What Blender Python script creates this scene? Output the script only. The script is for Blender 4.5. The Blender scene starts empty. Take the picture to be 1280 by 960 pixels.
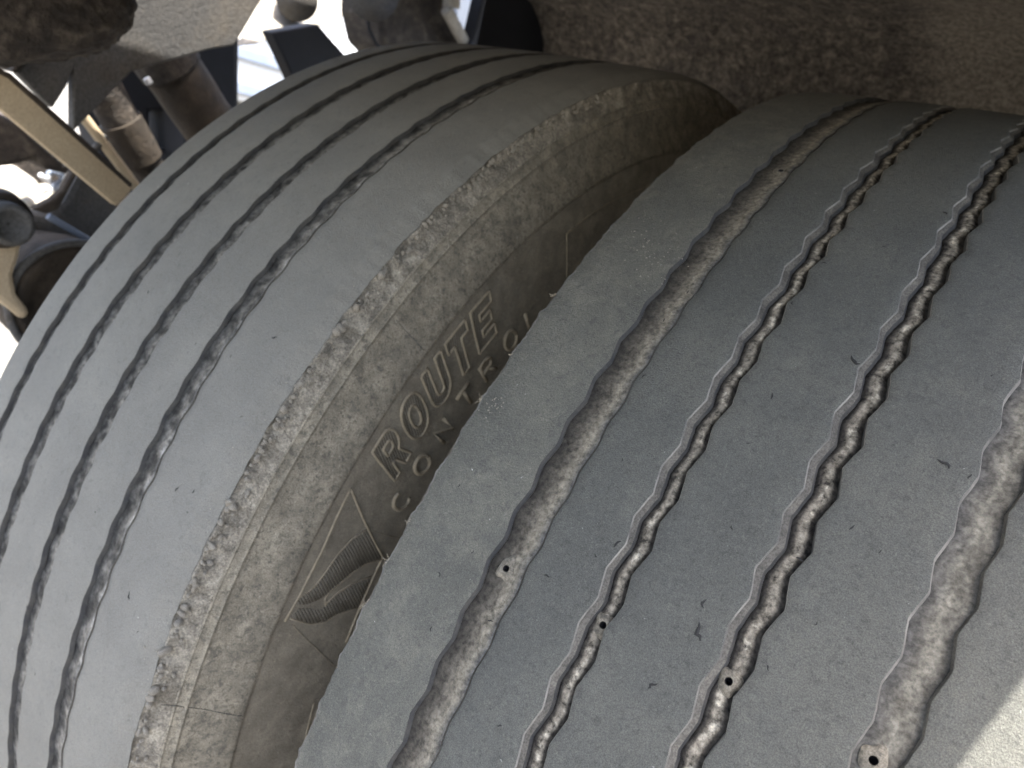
import bpy, math
import numpy as np
from mathutils import Vector, Matrix

# ------------------------------------------------------------------ camera
R = 0.51                       # tread radius, metres
AX = 0.515                     # axle height above the ground
AL = math.radians(30)          # elevation of the camera as seen from the axle
CG = np.array([0.3216671789347687, -0.7907900740528151, 0.0])
MG = np.array([[0.7801944607677913, 0.3379829221639614, -0.5263688323908478],
               [0.39249308877227584, 0.39071554257613283, 0.8326407028573096],
               [0.4870788218071005, -0.8562177930376277, 0.17217814098136874]])
ca, sa = math.cos(AL), math.sin(AL)
RX = np.array([[1, 0, 0], [0, ca, sa], [0, -sa, ca]])
CW = RX @ CG + np.array([0, 0, AX])
MW = RX @ MG
FPX = 935.63
scene = bpy.context.scene
COL = scene.collection
cam_d = bpy.data.cameras.new('camera')
cam = bpy.data.objects.new('camera', cam_d)
COL.objects.link(cam)
scene.camera = cam
cam_d.sensor_width = 36
cam_d.lens = 36 * FPX / 1280
cam_d.clip_start = 0.01
cam_d.clip_end = 400
m4 = Matrix.Identity(4)
for i in range(3):
    m4[i][0] = MW[i, 0]; m4[i][1] = -MW[i, 1]; m4[i][2] = -MW[i, 2]; m4[i][3] = CW[i]
cam.matrix_world = m4
cam_d.dof.use_dof = True
cam_d.dof.focus_distance = 0.275
cam_d.dof.aperture_fstop = 15.0

# ------------------------------------------------------------------ light
SUN = Vector((0.22, -0.15, 0.89)).normalized()
world = bpy.data.worlds.new('World'); scene.world = world
world.use_nodes = True
wn = world.node_tree.nodes; wl = world.node_tree.links
sky = wn.new('ShaderNodeTexSky'); sky.sky_type = 'NISHITA'; sky.sun_disc = False
sky.sun_elevation = math.asin(SUN.z)
sky.sun_rotation = math.atan2(SUN.x, SUN.y)
sky.dust_density = 5.0; sky.air_density = 1.0; sky.ozone_density = 0.7
wn['Background'].inputs['Strength'].default_value = 0.15
wl.new(sky.outputs[0], wn['Background'].inputs['Color'])
sd = bpy.data.lights.new('sun', 'SUN'); sd.energy = 4.0; sd.angle = math.radians(0.6); sd.color = (1.0, 0.95, 0.87)
so = bpy.data.objects.new('sun', sd); COL.objects.link(so)
so.rotation_euler = SUN.to_track_quat('Z', 'Y').to_euler()
scene.view_settings.view_transform = 'Standard'
scene.view_settings.look = 'None'
scene.view_settings.exposure = 2.75
scene.view_settings.gamma = 1.0

# ------------------------------------------------------------------ noise
def vnoise(P, seed=0):
    seed = int(seed * 10)
    P = np.asarray(P, float) + (seed % 997) * 1.713
    i = np.floor(P).astype(np.int64); f = P - i; f = f * f * (3 - 2 * f)
    def h(a, b, c):
        n = (a * 374761393 + b * 668265263 + c * 1274126177 + seed * 97531) & 0x7fffffff
        n = (n ^ (n >> 13)) * 1274126177 & 0x7fffffff
        n = (n ^ (n >> 16)) & 0xffff
        return n / 32767.5 - 1
    x, y, z = i[..., 0], i[..., 1], i[..., 2]
    fx, fy, fz = f[..., 0], f[..., 1], f[..., 2]
    def L(a, b, t): return a + (b - a) * t
    return L(L(L(h(x, y, z), h(x+1, y, z), fx), L(h(x, y+1, z), h(x+1, y+1, z), fx), fy),
             L(L(h(x, y, z+1), h(x+1, y, z+1), fx), L(h(x, y+1, z+1), h(x+1, y+1, z+1), fx), fy), fz)
def fbm(P, o=4, seed=0):
    s = 0; a = 1; P = np.asarray(P, float)
    for k in range(o):
        s = s + a * vnoise(P, seed + k); a *= 0.5; P = P * 2.03
    return s / 1.8
def n1(t, seed, o=3):
    t = np.asarray(t, float)
    return fbm(np.stack([t, t * 0 + seed * 3.7, t * 0 + 0.5], -1), o, seed)
rng = np.random.default_rng(7)

# ------------------------------------------------------------------ materials
ALB = dict(worn_rubber_pale=.76, worn_rubber_dark=.88, groove_lip_rubber=.56, abraded_edge_rubber=.72, dusty_worn_rubber=.78, dusty_shoulder_band=.78, torn_dirty_shoulder=.95, brown_sidewall_rubber=1.4,
           grey_dusty_steel=.55, brown_dusty_metal=.40, dark_mud=.65, tan_dusty_metal=.75, black_paint=.5, blue_grey_paint=.6, pale_mud_on_metal=.42, white_paint=.7, caked_mud=1.45)
def mul(c, k): return tuple(v * q for v, q in zip(c, k)) if hasattr(k, '__len__') else tuple(v * k for v in c)
TINT = {'rubber': (1.02, 1.0, .95), 'sidewall': (1.05, 1.0, .91), 'shoulder': (1.01, 1.0, .97), 'brown_sidewall': (.99, 1.0, 1.0), 'letter': (1.05, 1.0, .92)}
def mat(name, cols, scale=30, detail=6, rough=(0.7, 0.9), bump=0.0003, bscale=600, spots=None, spot_scale=400,
        spot_t=0.72, stretch=(1, 1, 1), metallic=0.0, spec=0.35, grain=0.12, layers=None, mott=(0.3, 0.7), coord='Object', fadex=None):
    k_ = ALB.get(name, 1.0); tn = [v for q, v in TINT.items() if q in name]; k_ = mul(tn[-1], k_) if tn else k_; cols = [mul(c, k_) for c in cols]; layers = [(*l[:3], mul(l[3], k_), l[4]) for l in layers] if layers else None
    m = bpy.data.materials.new(name); m.use_nodes = True
    nt = m.node_tree; N = nt.nodes; K = nt.links
    b = N['Principled BSDF']
    tc = N.new('ShaderNodeTexCoord'); mp = N.new('ShaderNodeMapping')
    mp.inputs['Scale'].default_value = stretch
    K.new(tc.outputs[coord], mp.inputs[0]); V = mp.outputs[0]
    def noise(s, d, r=0.55, dist=0.0):
        n = N.new('ShaderNodeTexNoise'); n.inputs['Scale'].default_value = s; n.inputs['Detail'].default_value = d
        n.inputs['Roughness'].default_value = r; n.inputs['Distortion'].default_value = dist
        K.new(V, n.inputs['Vector']); return n.outputs['Fac']
    def mix(f, a, c, mode='MIX'):
        x = N.new('ShaderNodeMix'); x.data_type = 'RGBA'; x.blend_type = mode
        for s, v in ((x.inputs[0], f), (x.inputs[6], a), (x.inputs[7], c)):
            if isinstance(v, (int, float)): s.default_value = v
            elif isinstance(v, tuple): s.default_value = (*v, 1)
            else: K.new(v, s)
        return x.outputs[2]
    def ramp(src, a, c):
        r = N.new('ShaderNodeMapRange'); r.inputs['From Min'].default_value = a; r.inputs['From Max'].default_value = c
        K.new(src, r.inputs['Value']); return r.outputs[0]
    n0 = noise(scale, detail, 0.62, 0.3)
    cr = N.new('ShaderNodeValToRGB')
    K.new(n0, cr.inputs[0])
    while len(cr.color_ramp.elements) < len(cols): cr.color_ramp.elements.new(0.5)
    for k, c in enumerate(cols):
        cr.color_ramp.elements[k].position = mott[0] + (mott[1] - mott[0]) * k / max(1, len(cols) - 1)
        cr.color_ramp.elements[k].color = (*c, 1)
    c = cr.outputs[0]
    if layers:
        for (s, lo, hi, colr, amt) in layers:
            f = ramp(noise(s, 5, 0.65, 0.6), lo, hi)
            mm = N.new('ShaderNodeMath'); mm.operation = 'MULTIPLY'; mm.inputs[1].default_value = amt; K.new(f, mm.inputs[0])
            c = mix(mm.outputs[0], c, colr)
    if fadex:            # blend to a paler colour from a ragged line onward along the guard
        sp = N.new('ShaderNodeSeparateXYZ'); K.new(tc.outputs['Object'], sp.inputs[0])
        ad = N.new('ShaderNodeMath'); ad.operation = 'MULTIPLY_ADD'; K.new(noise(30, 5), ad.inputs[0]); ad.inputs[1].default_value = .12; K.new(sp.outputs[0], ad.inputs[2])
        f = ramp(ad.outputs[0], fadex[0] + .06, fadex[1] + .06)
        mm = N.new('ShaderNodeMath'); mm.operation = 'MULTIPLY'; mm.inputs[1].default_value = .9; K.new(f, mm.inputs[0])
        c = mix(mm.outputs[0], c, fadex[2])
    if spots:
        f = ramp(noise(spot_scale, 2, 0.5), spot_t, spot_t + 0.05)
        c = mix(f, c, spots)
    g = noise(bscale * 1.7, 3, 0.7)
    gg = N.new('ShaderNodeMapRange'); gg.inputs['From Min'].default_value = 0.37; gg.inputs['From Max'].default_value = 0.63
    gg.inputs['To Min'].default_value = 1 - grain; gg.inputs['To Max'].default_value = 1 + grain
    K.new(g, gg.inputs['Value'])
    vm = N.new('ShaderNodeVectorMath'); vm.operation = 'SCALE'
    K.new(c, vm.inputs[0]); K.new(gg.outputs[0], vm.inputs['Scale'])
    K.new(vm.outputs[0], b.inputs['Base Color'])
    rr = N.new('ShaderNodeMapRange'); rr.inputs['To Min'].default_value = rough[0]; rr.inputs['To Max'].default_value = rough[1]
    K.new(n0, rr.inputs['Value']); K.new(rr.outputs[0], b.inputs['Roughness'])
    b.inputs['Metallic'].default_value = metallic
    b.inputs['Specular IOR Level'].default_value = spec
    if bump:
        bn = noise(bscale, 6, 0.7)
        bp = N.new('ShaderNodeBump'); bp.inputs['Distance'].default_value = bump; bp.inputs['Strength'].default_value = 1.0
        K.new(bn, bp.inputs['Height']); K.new(bp.outputs[0], b.inputs['Normal'])
    m['mix'] = 1
    return m

def groove_mat(name, stops, contrast=0.5, scale=150, long_scale=0, us=.012, lc=.6, bump=0.0009, wob=0.18, dust=None, dust_t=0.62, dust_scale=260):
    stops = [(p, mul(c, .82)) for p, c in stops]
    m = bpy.data.materials.new(name); m.use_nodes = True
    N = m.node_tree.nodes; K = m.node_tree.links; b = N['Principled BSDF']
    tc = N.new('ShaderNodeTexCoord'); uv = N.new('ShaderNodeUVMap'); sx = N.new('ShaderNodeSeparateXYZ'); K.new(uv.outputs[0], sx.inputs[0])
    def noise(s, d=6, r=0.65, v=None):
        n = N.new('ShaderNodeTexNoise'); n.inputs['Scale'].default_value = s; n.inputs['Detail'].default_value = d
        n.inputs['Roughness'].default_value = r; K.new(v or tc.outputs['Object'], n.inputs['Vector']); return n.outputs['Fac']
    def mth(op, a, c):
        x = N.new('ShaderNodeMath'); x.operation = op
        for i, v in enumerate((a, c)):
            if isinstance(v, (int, float)): x.inputs[i].default_value = v
            else: K.new(v, x.inputs[i])
        return x.outputs[0]
    n1_ = noise(scale, 7)
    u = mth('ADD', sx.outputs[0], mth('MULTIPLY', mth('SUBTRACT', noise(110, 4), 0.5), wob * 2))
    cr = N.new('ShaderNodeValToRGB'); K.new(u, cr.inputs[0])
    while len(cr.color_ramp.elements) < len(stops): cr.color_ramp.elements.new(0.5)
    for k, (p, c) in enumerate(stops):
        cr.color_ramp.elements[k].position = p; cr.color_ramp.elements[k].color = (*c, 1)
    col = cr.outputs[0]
    if dust:
        r = N.new('ShaderNodeMapRange'); r.inputs['From Min'].default_value = dust_t; r.inputs['From Max'].default_value = dust_t + .06
        K.new(noise(dust_scale, 5, .6), r.inputs['Value'])
        win = N.new('ShaderNodeValToRGB'); K.new(u, win.inputs[0]); win.color_ramp.elements[0].position = .3; win.color_ramp.elements[1].position = .5
        e = win.color_ramp.elements.new(.8); e.color = (0, 0, 0, 1); win.color_ramp.elements[1].color = (1, 1, 1, 1)
        mx = N.new('ShaderNodeMix'); mx.data_type = 'RGBA'; K.new(mth('MULTIPLY', r.outputs[0], win.outputs[0]), mx.inputs[0])
        K.new(col, mx.inputs[6]); mx.inputs[7].default_value = (*dust, 1); col = mx.outputs[2]
    g = N.new('ShaderNodeMapRange'); g.inputs['From Min'].default_value = .33; g.inputs['From Max'].default_value = .67
    g.inputs['To Min'].default_value = 1 - contrast; g.inputs['To Max'].default_value = 1 + contrast; K.new(n1_, g.inputs['Value'])
    k = g.outputs[0]
    if long_scale:
        mp = N.new('ShaderNodeMapping'); mp.inputs['Scale'].default_value = (us, 1, 1); K.new(uv.outputs[0], mp.inputs[0])
        g2 = N.new('ShaderNodeMapRange'); g2.inputs['From Min'].default_value = .38; g2.inputs['From Max'].default_value = .62
        g2.inputs['To Min'].default_value = 1 - lc; g2.inputs['To Max'].default_value = 1 + lc; K.new(noise(long_scale, 3, .5, mp.outputs[0]), g2.inputs['Value'])
        k = mth('MULTIPLY', k, g2.outputs[0])
    vm = N.new('ShaderNodeVectorMath'); vm.operation = 'SCALE'; K.new(col, vm.inputs[0]); K.new(k, vm.inputs['Scale'])
    K.new(vm.outputs[0], b.inputs['Base Color']); b.inputs['Roughness'].default_value = .85; b.inputs['Specular IOR Level'].default_value = .3
    bp = N.new('ShaderNodeBump'); bp.inputs['Distance'].default_value = bump; K.new(noise(480, 6, .75), bp.inputs['Height']); K.new(bp.outputs[0], b.inputs['Normal'])
    return m
M = {}
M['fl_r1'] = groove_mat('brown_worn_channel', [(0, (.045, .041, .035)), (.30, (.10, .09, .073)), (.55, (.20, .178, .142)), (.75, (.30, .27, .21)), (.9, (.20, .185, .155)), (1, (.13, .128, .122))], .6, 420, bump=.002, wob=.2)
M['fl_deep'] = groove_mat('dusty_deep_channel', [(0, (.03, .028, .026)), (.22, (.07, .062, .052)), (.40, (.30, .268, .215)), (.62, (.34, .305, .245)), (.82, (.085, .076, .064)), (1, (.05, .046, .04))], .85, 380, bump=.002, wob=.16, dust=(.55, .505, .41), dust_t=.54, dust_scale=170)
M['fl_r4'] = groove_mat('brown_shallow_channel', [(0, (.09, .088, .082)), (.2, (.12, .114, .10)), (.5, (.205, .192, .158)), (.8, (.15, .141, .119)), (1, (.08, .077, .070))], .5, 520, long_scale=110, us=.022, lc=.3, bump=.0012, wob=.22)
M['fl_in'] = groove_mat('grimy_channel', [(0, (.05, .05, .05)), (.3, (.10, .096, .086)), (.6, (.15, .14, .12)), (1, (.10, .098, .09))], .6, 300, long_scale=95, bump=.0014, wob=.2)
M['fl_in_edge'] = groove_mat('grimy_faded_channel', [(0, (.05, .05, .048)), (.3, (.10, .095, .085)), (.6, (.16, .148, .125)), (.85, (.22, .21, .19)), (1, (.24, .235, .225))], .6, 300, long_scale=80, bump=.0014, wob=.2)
M['tread_out'] = mat('worn_rubber_dark', [(0.095, 0.099, 0.095), (0.114, 0.118, 0.111), (0.136, 0.138, 0.127)], 22, 9,
                     bump=0.0013, bscale=1300, spots=(0.36, 0.36, 0.34), spot_scale=520, spot_t=0.765, grain=0.30,
                     layers=[(60, 0.58, 0.80, (0.185, 0.185, 0.165), 0.5), (330, 0.52, 0.66, (0.07, 0.072, 0.07), 0.55), (620, 0.54, 0.66, (0.19, 0.19, 0.175), 0.35)])
M['tread_in'] = mat('worn_rubber_pale', [(0.207, 0.204, 0.19), (0.241, 0.237, 0.219), (0.273, 0.268, 0.246)], 18, 8,
                    bump=0.001, bscale=1100, spots=(0.5, 0.49, 0.45), spot_scale=450, spot_t=0.765, grain=0.17,
                    layers=[(45, 0.60, 0.80, (0.30, 0.30, 0.27), 0.5), (300, 0.55, 0.7, (0.15, 0.153, 0.143), 0.5), (90, .6, .75, (.16, .16, .15), .4)])
M['tread_dusty'] = mat('dusty_worn_rubber', [(0.115, 0.118, 0.108), (0.155, 0.156, 0.14), (0.20, 0.198, 0.172)], 20, 9,
                       bump=0.0014, bscale=1200, spots=(0.5, 0.5, 0.46), spot_scale=480, spot_t=0.75, grain=0.28,
                       layers=[(55, 0.50, 0.72, (0.26, 0.25, 0.215), 0.55), (280, 0.52, 0.68, (0.085, 0.087, 0.083), 0.55), (620, .55, .66, (.27, .265, .235), .4)])
M['lip'] = mat('groove_lip_rubber', [(0.11, 0.105, 0.096), (0.165, 0.157, 0.142), (0.22, 0.208, 0.185)], 90, 8, bump=0.0008, bscale=700, grain=0.3, mott=(.34, .66))
M['lip_pale'] = mat('abraded_edge_rubber', [(0.13, 0.128, 0.12), (0.30, 0.29, 0.27)], 60, 8, bump=0.0003, bscale=900, mott=(.4, .65))
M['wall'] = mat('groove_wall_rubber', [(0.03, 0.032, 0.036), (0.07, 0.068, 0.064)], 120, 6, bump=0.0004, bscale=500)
M['floor_dust'] = mat('dusty_groove_bottom', [(0.035, 0.033, 0.03), (0.12, 0.105, 0.085), (0.26, 0.235, 0.19)], 110, 8,
                      bump=0.0009, bscale=420, spots=(0.5, 0.47, 0.4), spot_scale=260, spot_t=0.68, grain=0.4, mott=(0.36, 0.66))
M['floor_center'] = mat('packed_dust', [(0.12, 0.105, 0.08), (0.26, 0.23, 0.18), (0.52, 0.48, 0.40)], 170, 8,
                        bump=0.0012, bscale=380, grain=0.35, mott=(0.32, 0.68))
M['floor_in'] = mat('grimy_groove_bottom', [(0.025, 0.027, 0.03), (0.07, 0.066, 0.058), (0.17, 0.15, 0.12)], 95, 6,
                    bump=0.0012, bscale=300, grain=0.35, spots=(0.4, 0.38, 0.34), spot_scale=300, spot_t=0.73, mott=(0.38, 0.66))
M['shoulder'] = mat('torn_dirty_shoulder', [(0.13, 0.12, 0.102), (0.25, 0.228, 0.19), (0.40, 0.37, 0.31)], 110, 10,
                    bump=0.0022, bscale=520, grain=0.32, mott=(0.34, 0.66), layers=[(420, .58, .68, (.55, .51, .42), .5), (230, .56, .68, (.07, .064, .055), .7), (38, .54, .66, (.13, .115, .09), .6)])
M['sidewall'] = mat('dusty_shoulder_band', [(0.19, 0.172, 0.138), (0.29, 0.262, 0.208), (0.38, 0.345, 0.275)], 70, 12,
                    bump=0.0009, bscale=900, grain=0.28, mott=(0.34, 0.66),
                    layers=[(190, 0.50, 0.64, (0.11, 0.103, 0.088), 0.75), (420, 0.54, 0.64, (0.09, 0.083, 0.07), 0.7), (30, 0.52, 0.68, (0.17, 0.155, 0.128), 0.55), (380, 0.58, 0.7, (0.46, 0.42, 0.34), 0.6)])
M['wall_brown'] = mat('brown_sidewall_rubber', [(0.125, 0.11, 0.086), (0.165, 0.146, 0.115), (0.21, 0.188, 0.148)], 60, 10,
                    bump=0.0007, bscale=900, grain=0.22, mott=(0.34, 0.66),
                    layers=[(30, 0.52, 0.68, (0.12, 0.107, 0.087), 0.55), (190, .55, .68, (.10, .09, .073), .5), (300, 0.58, 0.7, (0.26, 0.235, 0.185), 0.6)])
M['letter'] = mat('raised_letter_rubber', [(0.21, 0.19, 0.15), (0.33, 0.30, 0.24)], 150, 8, bump=0.0005, bscale=800, grain=0.2)
M['pad'] = mat('wear_pad_rubber', [(0.09, 0.084, 0.072), (0.17, 0.156, 0.13), (0.25, 0.23, 0.19)], 260, 8, bump=0.0012, bscale=600, grain=0.3)
M['hatch'] = mat('hatched_rubber', [(0.09, 0.082, 0.069), (0.15, 0.137, 0.114)], 150, 6, bump=0.0003, bscale=600)
M['clump'] = mat('dried_mud_clump', [(0.16, 0.145, 0.12), (0.40, 0.36, 0.295), (0.70, 0.66, 0.57)], 260, 8, bump=0.0014, bscale=700, grain=0.4)
M['crumb'] = mat('black_rubber_crumb', [(0.012, 0.012, 0.013), (0.03, 0.03, 0.03)], 200, 3, bump=0)
M['hole'] = mat('dark_vent_hole', [(0.01, 0.01, 0.012), (0.02, 0.02, 0.022)], 300, 3, bump=0)
M['fibre'] = mat('torn_rubber_fibre', [(0.35, 0.31, 0.25), (0.5, 0.46, 0.38)], 300, 3, bump=0)
M['rim'] = mat('painted_rim', [(0.35, 0.35, 0.34), (0.5, 0.5, 0.48)], 20, 5, metallic=0.3, bump=0.0004, bscale=200)
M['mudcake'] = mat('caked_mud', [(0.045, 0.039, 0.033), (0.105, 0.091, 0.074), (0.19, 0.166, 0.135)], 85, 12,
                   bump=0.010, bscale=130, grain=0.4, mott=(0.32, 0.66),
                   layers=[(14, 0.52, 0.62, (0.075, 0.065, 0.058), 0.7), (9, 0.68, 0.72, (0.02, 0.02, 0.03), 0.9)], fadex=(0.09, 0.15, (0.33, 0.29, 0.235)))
M['mudpale'] = mat('pale_caked_mud', [(0.14, 0.112, 0.082), (0.27, 0.22, 0.165), (0.42, 0.35, 0.27)], 40, 12,
                   bump=0.010, bscale=100, grain=0.3, mott=(0.32, 0.66), stretch=(.5, 1, 1.8))
M['darkmud'] = mat('dark_mud', [(0.018, 0.015, 0.013), (0.05, 0.04, 0.032), (0.12, 0.10, 0.08)], 45, 9, bump=0.005, bscale=90, grain=0.3)
M['steel'] = mat('grey_dusty_steel', [(0.09, 0.09, 0.092), (0.125, 0.123, 0.12), (0.17, 0.155, 0.135)], 12, 9, bump=0.0012, bscale=200, grain=.25,
                 layers=[(7, 0.54, 0.64, (0.10, 0.083, 0.066), 0.7), (60, 0.6, 0.7, (0.17, 0.145, 0.115), 0.35)], mott=(0.3, 0.7))
M['tan'] = mat('tan_dusty_metal', [(0.42, 0.33, 0.215), (0.52, 0.42, 0.285)], 25, 6, bump=0.0004, bscale=250)
M['brown'] = mat('brown_dusty_metal', [(0.03, 0.024, 0.018), (0.08, 0.06, 0.042), (0.15, 0.115, 0.08)], 25, 8, bump=0.002, bscale=150)
M['black'] = mat('black_paint', [(0.012, 0.014, 0.02), (0.03, 0.032, 0.04)], 15, 5, bump=0.0003, bscale=200, spec=0.4)
M['pale'] = mat('pale_mud_on_metal', [(0.50, 0.46, 0.39), (0.72, 0.68, 0.60)], 40, 7, bump=0.003, bscale=90)
M['white'] = mat('white_paint', [(0.72, 0.74, 0.76), (0.80, 0.81, 0.82)], 5, 4, bump=0)
M['bluegrey'] = mat('blue_grey_paint', [(0.22, 0.27, 0.36), (0.30, 0.35, 0.44)], 8, 4, bump=0.0002)
M['pink'] = mat('faded_orange_paint', [(0.65, 0.33, 0.22), (0.7, 0.4, 0.28)], 8, 4, bump=0)
M['ground'] = mat('pale_gravel_ground', [(0.10, 0.094, 0.083), (0.13, 0.123, 0.110), (0.19, 0.18, 0.16)], 3, 10, bump=0.01, bscale=60, grain=0.3)

# ------------------------------------------------------------------ object helpers
def tag(o, label=None, cat=None, group=None, kind=None):
    if label: o['label'] = label
    if cat: o['category'] = cat
    if group: o['group'] = group
    if kind: o['kind'] = kind
    return o
def empty(name, loc, label, cat, group=None):
    o = bpy.data.objects.new(name, None); COL.objects.link(o); o.location = loc
    o.empty_display_size = 0.05
    return tag(o, label, cat, group)
def link(name, me, m, parent=None, smooth=True):
    if m and not me.materials: me.materials.append(m)
    o = bpy.data.objects.new(name, me); COL.objects.link(o)
    if parent: o.parent = parent
    return o
def mesh(name, V, F, m, parent=None, smooth=True):
    me = bpy.data.meshes.new(name)
    me.from_pydata([tuple(v) for v in V], [], [tuple(f) for f in F]); me.update()
    if smooth: me.polygons.foreach_set('use_smooth', [True] * len(me.polygons))
    return link(name, me, m, parent)
def grid(name, P, m, parent=None, flip=False, closed=False, uv=False):
    r, c = P.shape[:2]
    me = bpy.data.meshes.new(name)
    me.vertices.add(r * c); me.vertices.foreach_set('co', P.reshape(-1).astype(np.float32))
    i = np.arange(r if closed else r - 1)[:, None]; j = np.arange(c - 1)[None]
    i2 = (i + 1) % r
    q = np.stack([i * c + j, i * c + j + 1, i2 * c + j + 1, i2 * c + j], -1).reshape(-1, 4)
    if flip: q = q[:, ::-1]
    n = len(q)
    me.loops.add(n * 4); me.loops.foreach_set('vertex_index', q.reshape(-1).astype(np.int32))
    me.polygons.add(n); me.polygons.foreach_set('loop_start', (np.arange(n) * 4).astype(np.int32))
    me.polygons.foreach_set('use_smooth', np.ones(n, bool))
    if uv is not False:
        vv = np.arange(r) * 0.001
        U = np.stack([np.broadcast_to(np.linspace(0, 1, c)[None], (r, c)), np.broadcast_to(uv[:, None], (r, c))], -1).reshape(-1, 2)
        l = me.uv_layers.new(name='UVMap'); l.data.foreach_set('uv', U[q.reshape(-1)].reshape(-1).astype(np.float32))
    me.update(calc_edges=True)
    return link(name, me, m, parent)
def tube_vf(path, rad, n=8, cap=True):
    path = [Vector(p) for p in path]; V = []; F = []
    k = len(path); rad = rad if hasattr(rad, '__len__') else [rad] * k
    up = Vector((0.31, 0.52, 0.79)).normalized()
    for i, p in enumerate(path):
        t = (path[min(i + 1, k - 1)] - path[max(i - 1, 0)]).normalized()
        a = t.cross(up)
        if a.length < 1e-3: a = t.cross(Vector((1, 0, 0)))
        a.normalize(); b = t.cross(a)
        for j in range(n):
            w = 2 * math.pi * j / n
            V.append(p + (a * math.cos(w) + b * math.sin(w)) * rad[i])
    for i in range(k - 1):
        for j in range(n):
            F.append((i * n + j, i * n + (j + 1) % n, (i + 1) * n + (j + 1) % n, (i + 1) * n + j))
    if cap: F.append(tuple(range(n))[::-1]); F.append(tuple((k - 1) * n + j for j in range(n)))
    return V, F
def tube(name, path, rad, m, parent=None, n=12, cap=True):
    V, F = tube_vf(path, rad, n, cap); return mesh(name, V, F, m, parent)
def bevel(o, w=0.002, seg=2):
    b = o.modifiers.new('bevel', 'BEVEL'); b.width = w; b.segments = seg; b.limit_method = 'ANGLE'; return o

# ------------------------------------------------------------------ tyres
def zz(ph, phase, per=2.55, amp=0.0012, sharp=0.75):
    u = ((ph - phase) / per) % 1.0
    tri = 4 * np.abs(u - 0.5) - 1                 # +1 at phase, -1 half a period later
    tri = np.sin(tri * math.pi / 2) * (1 - sharp) + tri * sharp
    return -amp * tri
def rows(a, b, step):
    dense = np.arange(a, b, step)
    rest = np.linspace(b, a + 360, 200, endpoint=False)
    return np.concatenate([dense, rest])
def smooth(t): t = np.clip(t, 0, 1); return t * t * (3 - 2 * t)

PADS = [(0, -1.47, 0.1847), (1, -1.41, 0.2310), (2, -0.78, 0.2790), (3, -0.61, 0.3264), (0, 27.1, 0.1875)]
def sink(T, X, Z):          # open the channel floor below each vent hole
    if T.t.name != 'truck_tyre': return Z
    Z = Z + 0 * X
    for _, p0, x0 in PADS:
        dphi = np.radians((T.ph - p0 + 180) % 360 - 180)[:, None] * R
        Z = Z - 0.012 * (np.hypot(X - x0, dphi) < 0.0026)
    return Z
class Tyre:
    def __init__(s, name, label, group, a, b, step, xc):
        s.t = empty(name, (xc, 0, AX), label, 'tyre', group); s.xc = xc
        s.ph = rows(a, b, step); s.th = np.radians(s.ph) + AL
    def P(s, X, Rr):                     # arrays (rows, cols) or (cols,)
        n = len(s.ph)
        X = np.broadcast_to(X, (n, np.shape(X)[-1])); Rr = np.broadcast_to(Rr, X.shape)
        c = np.cos(s.th)[:, None]; si = np.sin(s.th)[:, None]
        return np.stack([X - s.xc, -Rr * c, Rr * si], -1)
    def arc(s): return np.broadcast_to(s.ph[:, None] * 8.9e-3, (len(s.ph), 1))
    def noise(s, X, f, seed, o=3):
        n = len(s.ph); X = np.broadcast_to(X, (n, np.shape(X)[-1]))
        # periodic along the circumference
        c = np.cos(s.th)[:, None] * R + X * 0; si = np.sin(s.th)[:, None] * R + X * 0
        return fbm(np.stack([X, c, si], -1) * f, o, seed)
    def add(s, name, X, Rr, m):
        o = grid(name, s.P(X, Rr), m, s.t, closed=True, uv=s.ph * 8.9e-3)
        return o
    def pt(s, x, r, ph):
        th = math.radians(ph) + AL
        return Vector((x - s.xc, -r * math.cos(th), r * math.sin(th)))

def crown(x, xl, xr):                     # slight crown and softly rounded shoulders
    u = (x - (xl + xr) / 2) / ((xr - xl) / 2)
    return R + 0.0006 - 0.0022 * u ** 2

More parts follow.
